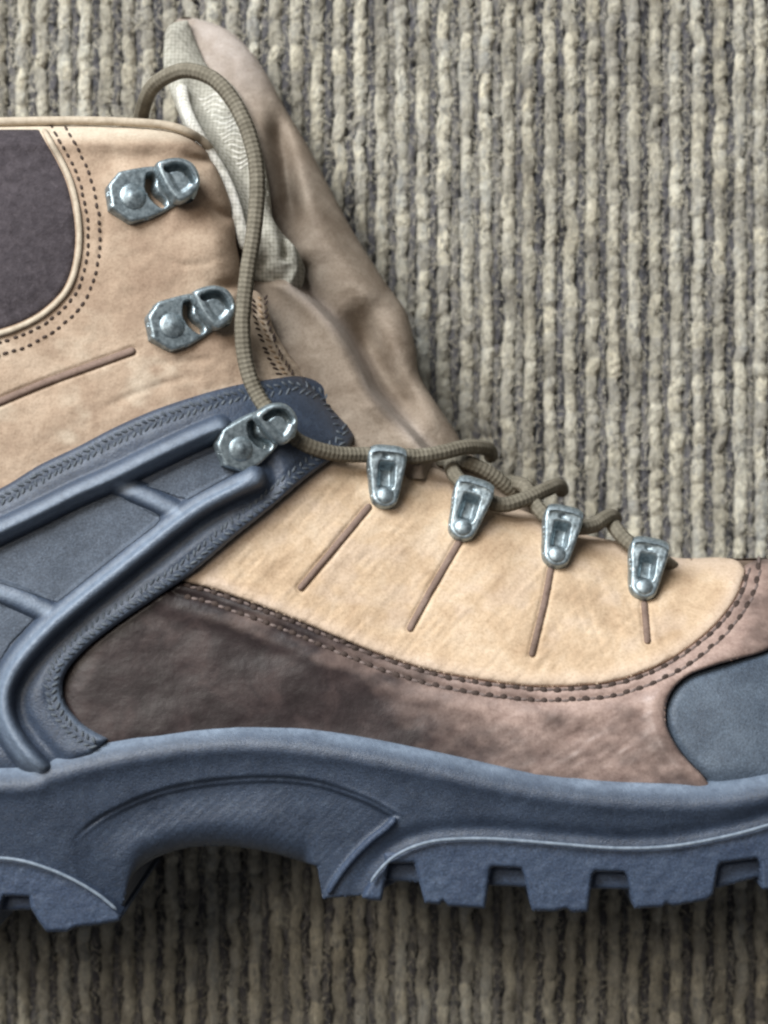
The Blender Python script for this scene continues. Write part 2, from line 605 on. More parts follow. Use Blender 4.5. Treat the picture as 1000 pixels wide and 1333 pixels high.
# ================================================================ CARPET
carpet = bpy.data.objects.new('carpet', None)
col.objects.link(carpet)
tag(carpet, 'ribbed loop-pile carpet in cream, olive and slate yarn under the boot', None, None, 'structure')
X0, X1, Y0, Y1 = -2100, 2100, -1900, 1900
bv = np.array([(X0, Y0, -1), (X1, Y0, -1), (X1, Y1, -1), (X0, Y1, -1), (X0, Y0, -14), (X1, Y0, -14), (X1, Y1, -14), (X0, Y1, -14)], float) * S
mk('carpet_backing', bv, [np.array([(0, 1, 2, 3), (4, 7, 6, 5), (0, 4, 5, 1), (1, 5, 6, 2), (2, 6, 7, 3), (3, 7, 4, 0)])], M['rib2'], carpet, smooth=False)


def rib_mesh(seed, wid, hgt, lmin, lmax, amp):
    r = np.random.default_rng(seed)
    ys = np.arange(Y0, Y1, 4.0)
    b = [Y0 - 20.]
    while b[-1] < Y1 + 60: b.append(b[-1] + r.uniform(lmin, lmax))
    b = np.array(b)
    k = np.searchsorted(b, ys) - 1
    t = (ys - b[k]) / (b[k+1] - b[k])
    bul = np.sqrt(np.clip(1 - (2*t-1)**2 * .93, 0, 1))
    wk = r.uniform(.82, 1.12, len(b))[k]; hk = r.uniform(.72, 1.12, len(b))[k]
    off = np.interp(ys, b, r.normal(0, amp, len(b)))
    tilt = r.normal(0, .10, len(b))[k] * (t-.5) * 26
    W = wid * (.74 + .26*bul) * wk
    Hh = hgt * (.62 + .38*bul) * hk
    a = np.linspace(0, np.pi, 11)
    ca, sa = np.cos(a)[None], np.sin(a)[None]
    tw = .05*np.sin(ys[:, None]*.55 + a[None]*3.0 + k[:, None]*1.7) + .06*r.normal(0, 1, (len(ys), 11))
    X = (off + tilt)[:, None] + W[:, None]*ca*(1+tw*.6)
    Z = Hh[:, None]*np.abs(sa)**.8*(1+tw) - 1.0
    V = np.stack([X, np.repeat(ys[:, None], 11, 1), Z], -1).reshape(-1, 3) * S
    n = len(ys)
    i = np.arange(n-1)[:, None]*11; j = np.arange(10)[None]
    F = np.stack([i+j, i+j+11, i+j+12, i+j+1], -1).reshape(-1, 4)
    tone = np.repeat(np.clip(r.normal(.5, .24, len(b)), 0, 1)[k], 11)
    return V, F[:, ::-1], tone


def copy_part(o, parent, loc, rot=None, scale=None):
    c = o.copy(); col.objects.link(c); c.parent = parent; c.location = loc
    if rot is not None: c.rotation_euler = rot
    if scale: c.scale = scale
    return c


PITCH = 32.0
ribs = []
fills = []
for sd in range(9):
    V, F, tn = rib_mesh(100+sd, 11.0, 14.0, 20, 44, 1.8)
    ribs.append(mk('carpet_rib', V, [F], M['rib'], carpet, attrs={'tone': tn}))
    V, F, tn = rib_mesh(300+sd, 7.5, 7.5, 12, 28, 2.2)
    fills.append(mk('filler_yarn', V, [F], M['rib2'], carpet, attrs={'tone': tn}))
n_r = int((X1-X0)/PITCH)
used = set()
for k in range(n_r):
    x = (X0 + PITCH*(k+.5) + random.uniform(-1.5, 1.5)) * S
    for pool, dx in ((ribs, 0), (fills, PITCH*.5*S)):
        v = (k*4 + (k//9)) % 9
        src = pool[v]
        key = (src.name)
        flip = math.pi if random.random() < .5 else 0
        if key not in used:
            used.add(key); src.location = (x+dx, 0, 0)
        else:
            copy_part(src, carpet, (x+dx, random.uniform(-60, 60)*S, 0), (0, 0, flip))

# loose fibres standing off the yarn
nf = 60000
fx = rng.uniform(-720, 720, nf); fy = rng.uniform(-880, 880, nf)
fz = rng.uniform(7, 15, nf); fa = rng.normal(math.pi/2, .7, nf); fl_ = rng.uniform(5, 15, nf); fc = rng.uniform(-.8, .8, nf)
pts_ = []
for q_ in (0, .5, 1):
    aa = fa + fc*q_
    pts_.append(np.stack([fx + np.cos(aa)*fl_*q_, fy + np.sin(aa)*fl_*q_, fz + rng.uniform(-2, 2, nf)*q_], -1))
V = []
for q_, P_ in enumerate(pts_):
    wv_ = .55*np.stack([-np.sin(fa), np.cos(fa), np.zeros(nf)], -1)*(1 if q_ < 2 else .4)
    V += [P_ + wv_, P_ - wv_]
V = np.stack(V, 1).reshape(-1, 3) * S
b_ = np.arange(nf)[:, None]*6
F = np.concatenate([b_ + np.array([[0, 1, 3, 2]]), b_ + np.array([[2, 3, 5, 4]])])
mk('loose_fibre', V, [F], M['rib'], carpet, kind='stuff', attrs={'tone': np.repeat(rng.uniform(.2, 1, nf), 6)})

# ================================================================ BOOT
OB = (0, 0, 0)
boot = bpy.data.objects.new('hiking_boot', None)
col.objects.link(boot)
tag(boot, 'tan and brown leather hiking boot with slate rubber sole lying on its side', 'boot')

# ---- inner solid body, closed down to the carpet
Q, d, F, be = sheet(BODY, 6.0)
zt = Hs(Q) - 7
zt = np.where(d <= 0, zt, zt)
Vt = to_world(Q[:, 0], Q[:, 1], zt)
mid = 215.0
tt = np.clip(1 - d/140, 0, 1)
zb = 14 + (mid-14) * (1 - np.sqrt(np.clip(1-tt**2, 0, 1)))
Vb = Vt.copy(); Vb[:, 2] = zb * S
n = len(Vt)
SF = np.c_[be[:, 1], be[:, 0], be[:, 0]+n, be[:, 1]+n]
mk('upper_body', np.concatenate([Vt, Vb]), [F, F[:, ::-1]+n, SF], M['body'], boot, label='boot carcass under the leather panels')

# ---- curves used by several parts
VAMP_LINE = spline([(236,757),(270,765),(300,775),(350,793),(400,813),(450,834),(500,854),(550,870),(600,881),(650,889),(700,894),(750,893),(800,887),(850,870),(890,848),(930,815),(957,780),(969,750),(970,738)])
OV_LOW = spline([(462,568),(452,585),(430,600),(400,622),(350,664),(300,704),(250,746),(200,780),(150,814),(110,846),(86,874),(80,898),(88,922),(110,945),(140,962)])
OV_TOP = spline([(-330,790),(-200,722),(-100,680),(0,636),(50,606),(100,582),(150,556),(200,534),(250,517),(300,503),(350,494),(390,490),(425,502),(450,530),(462,568)])
MID_TOP = spline([(-345,985),(-200,988),(-60,992),(0,992),(36,990),(44,984),(60,978),(100,968),(150,957),(200,948),(260,941),(330,938),(400,943),(460,952),(530,965),(600,980),(660,993),(720,1003),(800,1012),(870,1015),(930,1014),(1000,1003),(1080,985),(1160,960),(1240,925)])

# ---- shaft (tan nubuck quarter)
QUART = np.concatenate([
    spline([(-262,235),(-252,186),(-200,170),(-100,165),(20,161),(150,164),(225,171),(262,190),(285,225),(304,275),(310,330),(322,390),(343,432),(375,470),(415,515),(430,560)]),
    np.array([(380,560),(200,640),(0,760),(-330,840),(-292,620),(-268,400)])])
G_A = spline([(322,203),(285,207),(262,209),(238,205)])
G_B = spline([(318,270),(300,281),(285,278),(262,262)])
G_C = spline([(322,362),(300,372),(270,372)])
SLOT0 = spline([(-60,548),(0,523),(60,498),(120,476),(172,457)])
CREASES = [spline(c) for c in ([(120,540),(170,515),(230,495),(275,488)], [(180,480),(230,470),(290,468)], [(130,250),(135,300),(125,350)], [(200,330),(240,345),(285,340)])]


def mouth_curve(px, py, ang, sc):
    L = spline([(19,15),(15,5),(17,-7),(24,-16)]) * sc
    a = math.radians(ang)
    X = L[:, 0]*math.cos(a) - L[:, 1]*math.sin(a); Y = L[:, 0]*math.sin(a) + L[:, 1]*math.cos(a)
    return np.c_[px + X, py - Y]


HOOKS = [(178, 254, 14, 1.10), (228, 420, 17, 1.06), (315, 577, 27, 1.02)]


def mouth_dip(Q, k, depth):
    return -depth*sstep(9, 5, dcurve(Q, mouth_curve(*HOOKS[k])))


def z_shaft(Q, d):
    z = Hs(Q, 34, 46) + 6
    x, y = Q[:, 0], Q[:, 1]
    z = z + 9*np.exp(-((y-183)/13)**2)*sstep(310, 240, x) - 5*np.exp(-((y-207)/14)**2)*sstep(110, 150, x)*sstep(300, 250, x)
    z = z + groove(Q, G_A, 17, 7, 2, False)*sstep(225, 275, x) + groove(Q, G_B, 15, 8, 2, False)*sstep(255, 290, x) + groove(Q, G_C, 13, 8, 2, False)*sstep(265, 300, x)
    # padded lobes along the front opening
    z = z + 7*np.exp(-(((x-262)/38)**2 + ((y-240)/26)**2)) + 9*np.exp(-(((x-270)/45)**2 + ((y-325)/32)**2))
    dd = dcurve(Q, SLOT0)
    z = z - 2.5*sstep(9, 5, dd)
    for c in CREASES: z = z + groove(Q, c, 1.8, 5)
    z = z + mouth_dip(Q, 0, 12) + mouth_dip(Q, 1, 12)
    z = z + 3.2*fbm(x/70, y/55, 3) + .9*fbm(x/14, y/12, 2)
    if d is not None: z = z - 5 + edge_round(d, 5, 6)
    return z


def pale_shaft(Q, d):
    x, y = Q[:, 0], Q[:, 1]
    a = sstep(26, 4, y-165)*.9  # paler band along the top edge
    b = sstep(.0, .7, fbm(x/45+3, y/30, 3))*.5*sstep(380, 520, y + .3*x)
    return np.clip(a + b, 0, 1)


part('shaft_panel', QUART, z_shaft, M['shaft'], boot, attrs={'wear_and_light': pale_shaft}, label='light tan nubuck ankle panel')


def slot_inlay(curve, w, zf, dz):
    L = offset(curve, w); R = offset(curve, -w)
    def cap(P, T):
        a0 = math.atan2(T[1], T[0])
        return np.array([P + w*np.array([math.cos(a0 + t_), math.sin(a0 + t_)]) for t_ in np.linspace(math.pi/2, -math.pi/2, 7)[1:-1]])
    poly = np.concatenate([L, cap(curve[-1], curve[-1]-curve[-2]), R[::-1], cap(curve[0], curve[0]-curve[1])])
    part('welt', poly, lambda Q, d: zf(Q, None) + dz - 1 + w*1.1*np.sqrt(np.clip(1-(1-np.clip(d/w, 0, 1))**2, 0, 1)), M['slot'], boot, h=1.3, skirt=5)


slot_inlay(SLOT0, 5.5, z_shaft, 0)

# ---- suede collar patch + piping + stitches
PATCH_EDGE = spline([(52,166),(62,184),(78,212),(90,240),(98,275),(101,310),(97,345),(86,375),(66,398),(40,416),(5,430),(-60,445),(-150,450)])
PATCH = np.concatenate([PATCH_EDGE, spline([(-150,450),(-215,435),(-235,330),(-225,210),(-190,174),(-100,168),(0,166),(52,166)])[1:-1]])


def z_patch(Q, d):
    z = z_shaft(Q, None) + 3
    if d is not None: z = z - 8 + edge_round(d, 8, 12) + 6*sstep(0, 60, d)
    return z


part('suede_collar_patch', PATCH, z_patch, M['nubuck_dark'], boot, label='dark brown suede padded ankle patch')


def tube_on(name, curve, zf, r, mat, lift=0, nseg=8, squash=1.0, step=5):
    P, T, s = path_at(curve, step)
    z = zf(P, None) + lift
    W = to_world(P[:, 0], P[:, 1], z)
    V, F, U = tube([W], r*S, nseg, squash)
    return mk(name, V, [F[:, ::-1]], mat, boot, attrs={'uvw': U})


tube_on('piping', offset(PATCH_EDGE, -3), z_shaft, 4.2, M['cream'], 2)
tube_on('collar_binding', spline([(-225,172),(-200,166),(-100,161),(20,158),(100,157),(170,159),(225,165),(262,182),(282,206)]), lambda Q, d: z_shaft(np.c_[Q[:, 0], Q[:, 1]+9], None), 6, M['cream'], -7)
for o_ in (-14, -29):
    P, T, s = path_at(offset(PATCH_EDGE, o_), 11)
    pellets('stitching', P, T, z_shaft, 3.4, 2.2, 1.8, M['th_dark'], boot, .6)
P, T, s = path_at(offset(PATCH_EDGE, -21), 4.0)

# worn zigzag-stitched edge at the front of the ankle
GUS = spline([(332,378),(345,392),(355,425),(372,455),(395,485),(402,502),(350,505),(326,470),(318,420),(318,385)], closed=True)
part('stitched_edge', GUS, lambda Q, d: z_shaft(Q, None) - 2 + (edge_round(d, 8, 7) if d is not None else 8) + 1.6*fbm(Q[:, 0]/7, Q[:, 1]/7, 2), M['shaft'], boot, attrs={'wear_and_light': lambda Q, d: np.full(len(Q), .35)})
for k, o_ in enumerate((-8, 0, 8)):
    cv = offset(spline([(338,385),(342,420),(356,460),(376,492)]), o_)
    P, T, s = path_at(cv, 8.0)
    pellets('stitching', P, T, lambda Q, d: z_shaft(Q, None) + 6.5, 4.0, 1.8, 1.6, M['th_dark'] if k != 1 else M['th_tan'], boot, .8, .8, ang=.7 if k == 0 else -.7)

# ---- tongue
T_OUT = [(232,24),(262,26),(298,40),(325,65),(348,98),(372,142),(402,192),(430,246),(458,298),(484,340),(505,372),(528,405),(541,452),(546,488),(568,525),(592,560),(612,590),(650,615),(690,650),(700,672)]
T_IN = [(640,668),(585,630),(520,620),(470,600),(420,560),(360,500),(330,430),(310,340),(290,280),(268,220),(248,180),(232,140),(222,100),(216,55)]
TONGUE = spline(T_OUT + T_IN, closed=True)
T_FOLD = spline([(244,26),(258,60),(272,88),(300,108),(320,140),(338,190),(348,240),(352,275),(365,300),(385,322),(396,345)])   # leather/lining boundary
T_LIP = spline([(385,372),(402,386),(421,404),(445,430),(459,451),(475,480),(487,507),(508,532),(529,554),(556,586)])
T_VAL = spline([(352,130),(362,175),(371,215),(377,250),(382,285),(386,304)])
T_BULGE = spline([(345,170),(400,262),(440,330),(478,380)])
T_VAL2 = spline([(448,392),(468,425),(492,478),(520,522),(555,565)])


def z_tongue0(Q):
    x, y = Q[:, 0], Q[:, 1]
    # rises from the far side (near the carpet) towards the shaft
    base = 105 + .30*np.clip(y-20, 0, 700)
    base = np.minimum(base, 258)
    return base


def z_tongue(Q, d):
    x, y = Q[:, 0], Q[:, 1]
    z = z_tongue0(Q)
    do = seg_dist(Q, spline(T_OUT), False)[0]
    t = np.clip(1 - do/46, 0, 1)
    z = z - 55*(1 - np.sqrt(np.clip(1-t*t, 0, 1)))
    z = z + groove(Q, T_VAL, 46, 14) + groove(Q, T_VAL2, 56, 22)
    z = z + 16*np.exp(-(dcurve(Q, T_BULGE)/22)**2)
    # lip: ankle-side leather stands higher than the outer fold
    V = T_LIP
    dd, cp, arc, _ = seg_dist(Q, V, False)
    side = np.interp(y, V[:, 1], V[:, 0]) - x        # >0 on the ankle side
    inr = sstep(335, 375, y)
    z = z + inr * (46*sstep(-8, 7, side) + 14*np.exp(-((side-14)/18)**2))
    # hollow where the tongue dives at the neck
    z = z - 14*np.exp(-(((x-474)/30)**2 + ((y-415)/40)**2))
    z = z - 26*np.exp(-(((x-396)/10)**2 + ((y-358)/16)**2)) + 9*np.exp(-(((x-405)/30)**2 + ((y-325)/22)**2))
    z = z + 2.5*fbm(x/42, y/34, 3) + .6*fbm(x/10, y/9, 2)
    return z


def wear_tongue(Q, d):
    x, y = Q[:, 0], Q[:, 1]
    a = sstep(170, 40, y)*.9 * sstep(-.6, .5, fbm(x/30, y/30, 2) + .4)
    e = .55*np.exp(-(dcurve(Q, T_LIP)/9)**2)
    return np.clip(a + e, 0, 1)


tong = part('tongue', TONGUE, z_tongue, M['tongue'], boot, floor_z=30, attrs={'wear_and_light': wear_tongue}, label='pinkish brown leather tongue folded out of the collar')
# tongue lining: pale mesh on the inner side
LIN = np.concatenate([T_FOLD, spline([(396,345),(392,372),(378,392),(362,386),(345,372),(322,360),(308,330),(292,290),(270,235),(250,190),(228,135),(214,95),(214,50),(222,32),(244,26)])[1:-1]])
L_EDGE = spline([(236,108),(240,135),(252,165),(270,195),(290,228),(304,262),(313,295),(322,330)])


def z_lining(Q, d):
    x, y = Q[:, 0], Q[:, 1]
    z = z_tongue0(Q) + 26 + 75*sstep(90, 200, y)*sstep(400, 300, y)
    dt = dcurve(Q, T_FOLD)
    z = z - 14*np.exp(-(dt/13)**2)
    # rolled binding on the shaft side, hollow padded centre
    de = dcurve(Q, L_EDGE)
    z = z + 14*np.exp(-(de/10)**2) - 10*np.exp(-((de-24)/10)**2)*sstep(100, 150, y)
    z = z + groove(Q, spline([(362,285),(372,315),(372,345)]), 16, 6) + 12*np.exp(-(dcurve(Q, spline([(380,318),(388,345),(376,372)]))/7)**2)
    z = z + 2.6*fbm(x/16, y/14, 3)
    if d is not None: z = z - 10 + edge_round(d, 10, 10)
    return z


ln = part('tongue_lining', LIN, z_lining, M['mesh'], boot, skirt=60, label='pale mesh lining of the tongue')
tube_on('lining_binding', L_EDGE, z_lining, 9, M['fleece'], 2, 10, .8)
wrk = spline([(365,300),(380,326),(394,350),(386,370),(368,388)])
#tube_on('lining_binding', wrk, lambda Q, d: z_lining(Q, None)*.5 + z_tongue(Q, None)*.5, 7, M['fleece'], 14, 10, .9)
# raised quilted ridges in the mesh
rows = []
for k in range(15):
    yy = 128 + k*6.4
    x0 = 258 + k*3.7; x1 = x0 + 36 - abs(k-6)*1.1
    xs = np.linspace(x0, x1, 9)
    P = np.c_[xs, yy + 3*np.sin(np.linspace(0, 6, 9)+k) - (xs-x0)*.1]
    z = z_lining(P, None) + 0.2
    rows.append(to_world(P[:, 0], P[:, 1], z))
V, F, U = tube(rows, 2.1*S, 6, .7)
mk('lining_quilting', V, [F[:, ::-1]], M['fleece'], boot, kind='stuff')

# ---- tan vamp (eyelet panel)
TANV = np.concatenate([
    OV_LOW[::-1][len(spline([(250,746),(200,780),(150,814),(110,846),(86,874),(80,898),(88,922),(110,945),(140,962)]))-1:],
    spline([(462,574),(500,594),(560,606),(600,628),(640,652),(690,668),(740,690),(800,705),(850,720),(890,727),(940,726),(962,731),(971,745)])[1:],
    VAMP_LINE[::-1][1:]])
EYE = [((497,646),(505,578)), ((600,690),(625,627)), ((721,728),(735,660)), ((832,774),(848,708))]
SLOTS = [spline(c) for c in ([(480,660),(455,690),(425,726),(392,765)], [(600,702),(580,736),(558,774),(534,818)], [(717,742),(710,780),(701,818),(693,851)], [(839,786),(841,810),(843,834)])]
BAND_E = spline([(500,594),(560,606),(600,628),(640,652),(690,668),(740,690),(800,705),(850,720),(890,727)])


def z_tan(Q, d):
    x, y = Q[:, 0], Q[:, 1]
    z = Hs(Q, 40, 45) + 4
    for c in SLOTS:
        dd = dcurve(Q, c)
        z = z - 2.5*sstep(9, 5, dd)
    # scalloped instep between the loops
    de = dcurve(Q, BAND_E)
    u = x*.35 + y*.94; v = x*.94 - y*.35
    z = z + 1.5*fbm(v/9, u/70, 2)*np.exp(-(((x-790)/110)**2 + ((y-800)/60)**2)) + .9*fbm((x+y)/8, (x-y)/50, 2)
    z = z + 4*np.sin(x/118*2*np.pi - .6)*np.exp(-(de/60)**2)
    z = z + 2.2*fbm(x/60+9, y/60, 3) + .5*fbm(x/11, y/11, 2)
    dv = dcurve(Q, VAMP_LINE)
    z = z + 3*np.exp(-((dv-9)/9)**2)
    if d is not None: z = z - 5 + edge_round(d, 5, 5)
    return z


def wear_tan(Q, d):
    x, y = Q[:, 0], Q[:, 1]
    return np.clip(.8*sstep(26, 3, d) + .5*sstep(.1, .6, fbm(x/40, y/30+7, 3)), 0, 1)


part('vamp_panel', TANV, z_tan, M['tan'], boot, attrs={'wear_and_light': wear_tan}, label='tan nubuck vamp panel carrying the lace loops')
for c in SLOTS: slot_inlay(c, 4.9, z_tan, 0)

# ---- brown lower vamp / rand
CAP_L = spline([(1080,806),(1040,820),(1000,846),(960,858),(925,868),(895,880),(876,898),(867,920),(868,945),(880,970),(895,990),(915,1010),(930,1030)])
BROWN = np.concatenate([VAMP_LINE, spline([(970,738),(985,730),(1010,728),(1060,742),(1140,785),(1180,820)])[1:], CAP_L[:1], CAP_L[1:],
                        spline([(930,1040),(600,1020),(330,980),(180,985),(120,962),(92,930),(78,898),(88,868),(120,836),(180,792),(236,757)])[:-1]])


def z_brown(Q, d):
    x, y = Q[:, 0], Q[:, 1]
    z = Hs(Q, 50, 55) + 9
    z = z - 10*sstep(140, 60, x + .2*(y-800))
    # hollow before the sole and the lip round the toe cap
    dc = dcurve(Q, CAP_L)
    z = z + 5*np.exp(-((dc-14)/12)**2)
    # raised ridge below the stitch rows
    dv = dcurve(Q, VAMP_LINE)
    z = z - 5.0*np.exp(-(dv/3.5)**2) - 2.5*np.exp(-((dv-17)/4)**2) + 3.5*np.exp(-((dv-36)/13)**2)
    # creases towards the toe bend
    u = (x*.5 + y*.86); v = (x*.86 - y*.5)
    z = z + 2.6*fbm(u/13, v/60, 3)*np.exp(-(((x-760)/110)**2 + ((y-965)/55)**2))
    z = z + 3.0*fbm(x/70, y/50+3, 2) + .3*fbm(x/12, y/10, 2)
    if d is not None: z = z - 6 + edge_round(d, 6, 6)
    return z


def wear_shade_brown(Q, d):
    x, y = Q[:, 0], Q[:, 1]
    dv = dcurve(Q, VAMP_LINE)
    ridge = sstep(60, 10, dv)
    n1 = fbm(x/48, y/26, 4); n2 = fbm(x/14+5, y/9, 3)
    g = sstep(360, 800, x)  # paler to the right: scuffed leather, partly shading put into the colour
    up = sstep(90, 20, dv) * sstep(180, 420, x)
    a = -.36 + 1.05*g + .55*up*(.5+.5*n1) + .30*n1*(.5+g) + .12*n2*(.4+g)
    a = a + .15*sstep(30, 8, np.abs(dv-22))
    a = a - .30*sstep(930, 985, x)*sstep(870, 820, y)
    a = a + .25*np.exp(-(((x-230)/110)**2 + ((y-815)/22)**2))
    return np.clip(a, 0, 1)


part('lower_vamp', BROWN, z_brown, M['brown'], boot, attrs={'wear_and_light': wear_shade_brown}, label='scuffed dark brown leather lower panel')
for o_, ph in ((4, 0), (18, 9)):
    P, T, s_ = path_at(offset(VAMP_LINE, o_), 18.0)
    P = P + T*ph*.5
    pellets('stitch_hole', P, T, z_brown, 5.2, 4.4, 2.0, M['th_dark'], boot, .6)
    pellets('stitching', P + T*9, T, z_brown, 5.0, 2.4, 2.0, M['th_grey'], boot, .4)

# ---- toe cap
CAP = np.concatenate([CAP_L, spline([(930,1030),(1000,1035),(1120,1025),(1220,985),(1236,930),(1210,860),(1150,800),(1080,806)])[1:-1]])


def z_cap(Q, d):
    z = Hs(Q, 55, 60) + 3
    if d is not None: z = z - 3 + edge_round(d, 3, 4)
    z = z - 7*np.exp(-(dcurve(Q, CAP_L)/7)**2)
    return z + 1.2*fbm(Q[:, 0]/50, Q[:, 1]/50, 2)


part('toe_cap', CAP, z_cap, M['cap'], boot, skirt=70, label='smooth slate rubber toe cap')

# ---- rubber ankle overlay
OVER = np.concatenate([OV_TOP, OV_LOW[1:], np.array([(120,985),(60,1010),(-100,1012),(-330,1012)])])
RIDGE_T = spline([(-330,850),(-180,780),(-80,730),(0,692),(50,668),(100,643),(150,621),(200,596),(250,572),(285,557)])
RIDGE_B = spline([(330,622),(300,636),(262,656),(225,682),(180,718),(140,750),(105,778),(70,808),(40,838),(14,872),(2,905),(6,940),(26,975),(52,1004)])
BAR1 = spline([(150,628),(185,644),(225,664),(240,672)])
BAR2 = spline([(-80,752),(-30,762),(20,777),(62,797)])
WELL1 = spline([(160,638,1),(290,572,1),(308,590),(316,618,1),(236,662,1),(196,645,1)], closed=True)


def z_over(Q, d):
    x, y = Q[:, 0], Q[:, 1]
    z = Hs(Q, 40, 40) + 27
    dt = dcurve(Q, RIDGE_T); db = dcurve(Q, RIDGE_B)
    d1 = dcurve(Q, BAR1); d2 = dcurve(Q, BAR2)
    dome = lambda q, w_, hh: hh*np.clip(1-(q/w_)**2.6, 0, 1)**.62
    # well between the two ridges
    yt = np.interp(x, RIDGE_T[:, 0], RIDGE_T[:, 1]); 
    o = np.argsort(RIDGE_B[:, 1]); xb = np.interp(y, RIDGE_B[o, 1], RIDGE_B[o, 0])
    inside = sstep(0, 10, y-yt) * sstep(-2, 8, xb-x) * sstep(330, 300, x)
    z = z - 11*inside
    # valley below the lower ridge (outside) and above
    z = z - 8*np.exp(-((db-27)/10)**2)*(1-inside)
    z = z - 5*np.exp(-((dt-19)/7)**2)*inside
    for oo in (10, 19):
        z = z - 2.2*np.exp(-((np.minimum(dcurve(Q, OV_TOP), dcurve(Q, OV_LOW[3:]))-oo)/5)**2)
    r = np.maximum(np.maximum(dome(dt, 17, 17), dome(db, 17, 19)), np.maximum(dome(d1, 15, 11), dome(d2, 16, 12)))
    z = z + r
    z = z + .5*fbm(x/16, y/16, 2) + mouth_dip(Q, 2, 20)
    if d is not None: z = z - 14 + edge_round(d, 14, 12)
    return z


def wear_highlight_over(Q, d):
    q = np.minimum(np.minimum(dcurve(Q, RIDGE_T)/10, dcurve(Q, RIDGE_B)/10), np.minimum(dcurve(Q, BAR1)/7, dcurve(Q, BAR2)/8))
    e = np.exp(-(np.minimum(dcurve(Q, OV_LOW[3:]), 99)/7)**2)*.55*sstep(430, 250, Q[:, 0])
    return np.clip(.75*np.exp(-q**2) + e, 0, 1)  # highlight painted on the ridge crests, real wear on the lower edge


part('ankle_overlay', OVER, z_over, M['rubber'], boot, skirt=22, attrs={'wear_and_light': wear_highlight_over}, label='moulded slate rubber ankle support with raised ridges')


# recessed textured panels between the ridges
def panel(pts):
    poly = spline(pts, closed=True)
    part('rubber_panel', poly, lambda Q, d: z_over(Q, None) + 1.6 + 0*Q[:, 0], M['rubber_panel'], boot, skirt=4)


panel([(-60,742,1),(0,716,1),(60,686,1),(130,652,1),(150,645),(172,655),(208,672),(202,684,1),(160,716,1),(100,764,1),(74,784,1),(30,768,1),(-20,752,1)])
panel([(190,632,1),(240,606,1),(282,586,1),(300,600),(306,616,1),(280,630,1),(244,650,1),(230,646,1)])
panel([(-120,790,1),(-60,772,1),(0,786,1),(44,806,1),(12,840,1),(-12,880,1),(-60,930,1),(-120,930,1)])

for base_c, sg in ((OV_TOP, 1), (OV_LOW, 1)):
    c_in = base_c[base_c[:, 0] > -60] if base_c is OV_TOP else base_c[3:]
    zf = z_over
    for row, (o_, an) in enumerate(((10, .8), (19, -.8))):
        P, T, s = path_at(offset(c_in, o_*sg), 9.5)
        keep = sdf(P, OVER) > 5
        mm = M['th_rub']
        pellets('moulded_stitching', P[keep], T[keep], z_over, 5.2, 2.2, 2.3, mm, boot, -.2, .6, ang=an, wob=.15)

# ---- midsole
MIDB = spline([(1250,935),(1262,985),(1240,1040),(1180,1075)])
LOWER = [(1180,1075,1),(1100,1085,1),(1000,1118,1),(800,1128,1),(560,1128,1),(480,1165,1),(420,1170,1),(413,1128,1),(400,1124),(352,1110),(300,1102),(250,1103),(215,1112),(190,1124),(172,1140),(164,1165),(158,1190,1),(100,1185,1),(0,1150,1),(-200,1150,1),(-340,1120,1)]
MID = np.concatenate([MID_TOP, MIDB, spline(LOWER)[1:], spline([(-340,1120),(-358,1060),(-352,1005),(-345,985)])[1:-1]])
ARCH_T = spline([(90,1102),(108,1082),(140,1060),(190,1037),(240,1023),(300,1015),(360,1013),(410,1018),(450,1030),(485,1044),(517,1062)])
ARCH_R = spline([(517,1062),(505,1076),(480,1096),(455,1122),(436,1148),(424,1170)])
ARCH = np.concatenate([ARCH_T, ARCH_R[1:], np.array([(410,1230),(150,1230),(100,1150)])])
OUT_F = spline([(470,1172),(478,1156),(495,1132),(515,1114),(545,1100),(580,1093),(640,1092),(720,1098),(800,1104),(870,1102),(940,1090),(1000,1074),(1080,1046),(1180,1000),(1258,960)])
OUT_B = spline([(-345,1080),(-250,1100),(-120,1112),(-40,1115),(20,1119),(60,1130),(95,1145),(130,1166),(158,1190)])


def z_sole0(Q):
    x, y = Q[:, 0], Q[:, 1]
    ends = 70*(1-np.sqrt(np.clip(1-np.clip((x-950)/330, 0, 1)**2, 0, 1))) + 70*(1-np.sqrt(np.clip(1-np.clip((-120-x)/260, 0, 1)**2, 0, 1)))
    waist = 10*np.exp(-((x-280)/170)**2)
    return 468 - ends - waist


def z_mid(Q, d):
    x, y = Q[:, 0], Q[:, 1]
    t = dcurve(Q, MID_TOP)
    z = z_sole0(Q)
    z = z - 44 + 44*np.sqrt(np.clip(1-np.clip(1-t/46, 0, 1)**2, 0, 1))    # rounded top bead
    z = z + 6*np.exp(-((t-30)/16)**2)
    z = z - .22*np.clip(t-40, 0, 200) + groove(Q, ARCH_T, 5, 2.6, 2, False)*sstep(88, 130, x)
    # crease softening lower down (upper third slightly proud)
    a = sdf(Q, ARCH)
    fade = sstep(80, 170, x)
    z = z - fade*8*sstep(0, 7, a)*(1-.75*sstep(12, 60, a)*sstep(420, 330, x))
    z = z + 3*np.exp(-(a/5)**2)*fade*sstep(400, 500, x)
    # rounded lower edge of the arch
    if d is not None:
        ta = np.clip(1-d/34, 0, 1)*sstep(150, 190, x)*sstep(415, 395, x)*sstep(1040, 1075, y)
        z = z - 30*(1-np.sqrt(np.clip(1-ta*ta, 0, 1)))
        z = z - 2 + edge_round(d, 2, 3)
    # fine moulded hatching in the arch
    z = z + .12*np.sin((x*.8+y*.9)/1.9)*sstep(4, 20, a)*fade
    # shallow hollow ahead of the outsole line
    do = dcurve(Q, OUT_F)
    z = z - 5*np.exp(-((do-14)/10)**2)*sstep(430, 520, x)
    return z + .6*fbm(x/20, y/20, 2)


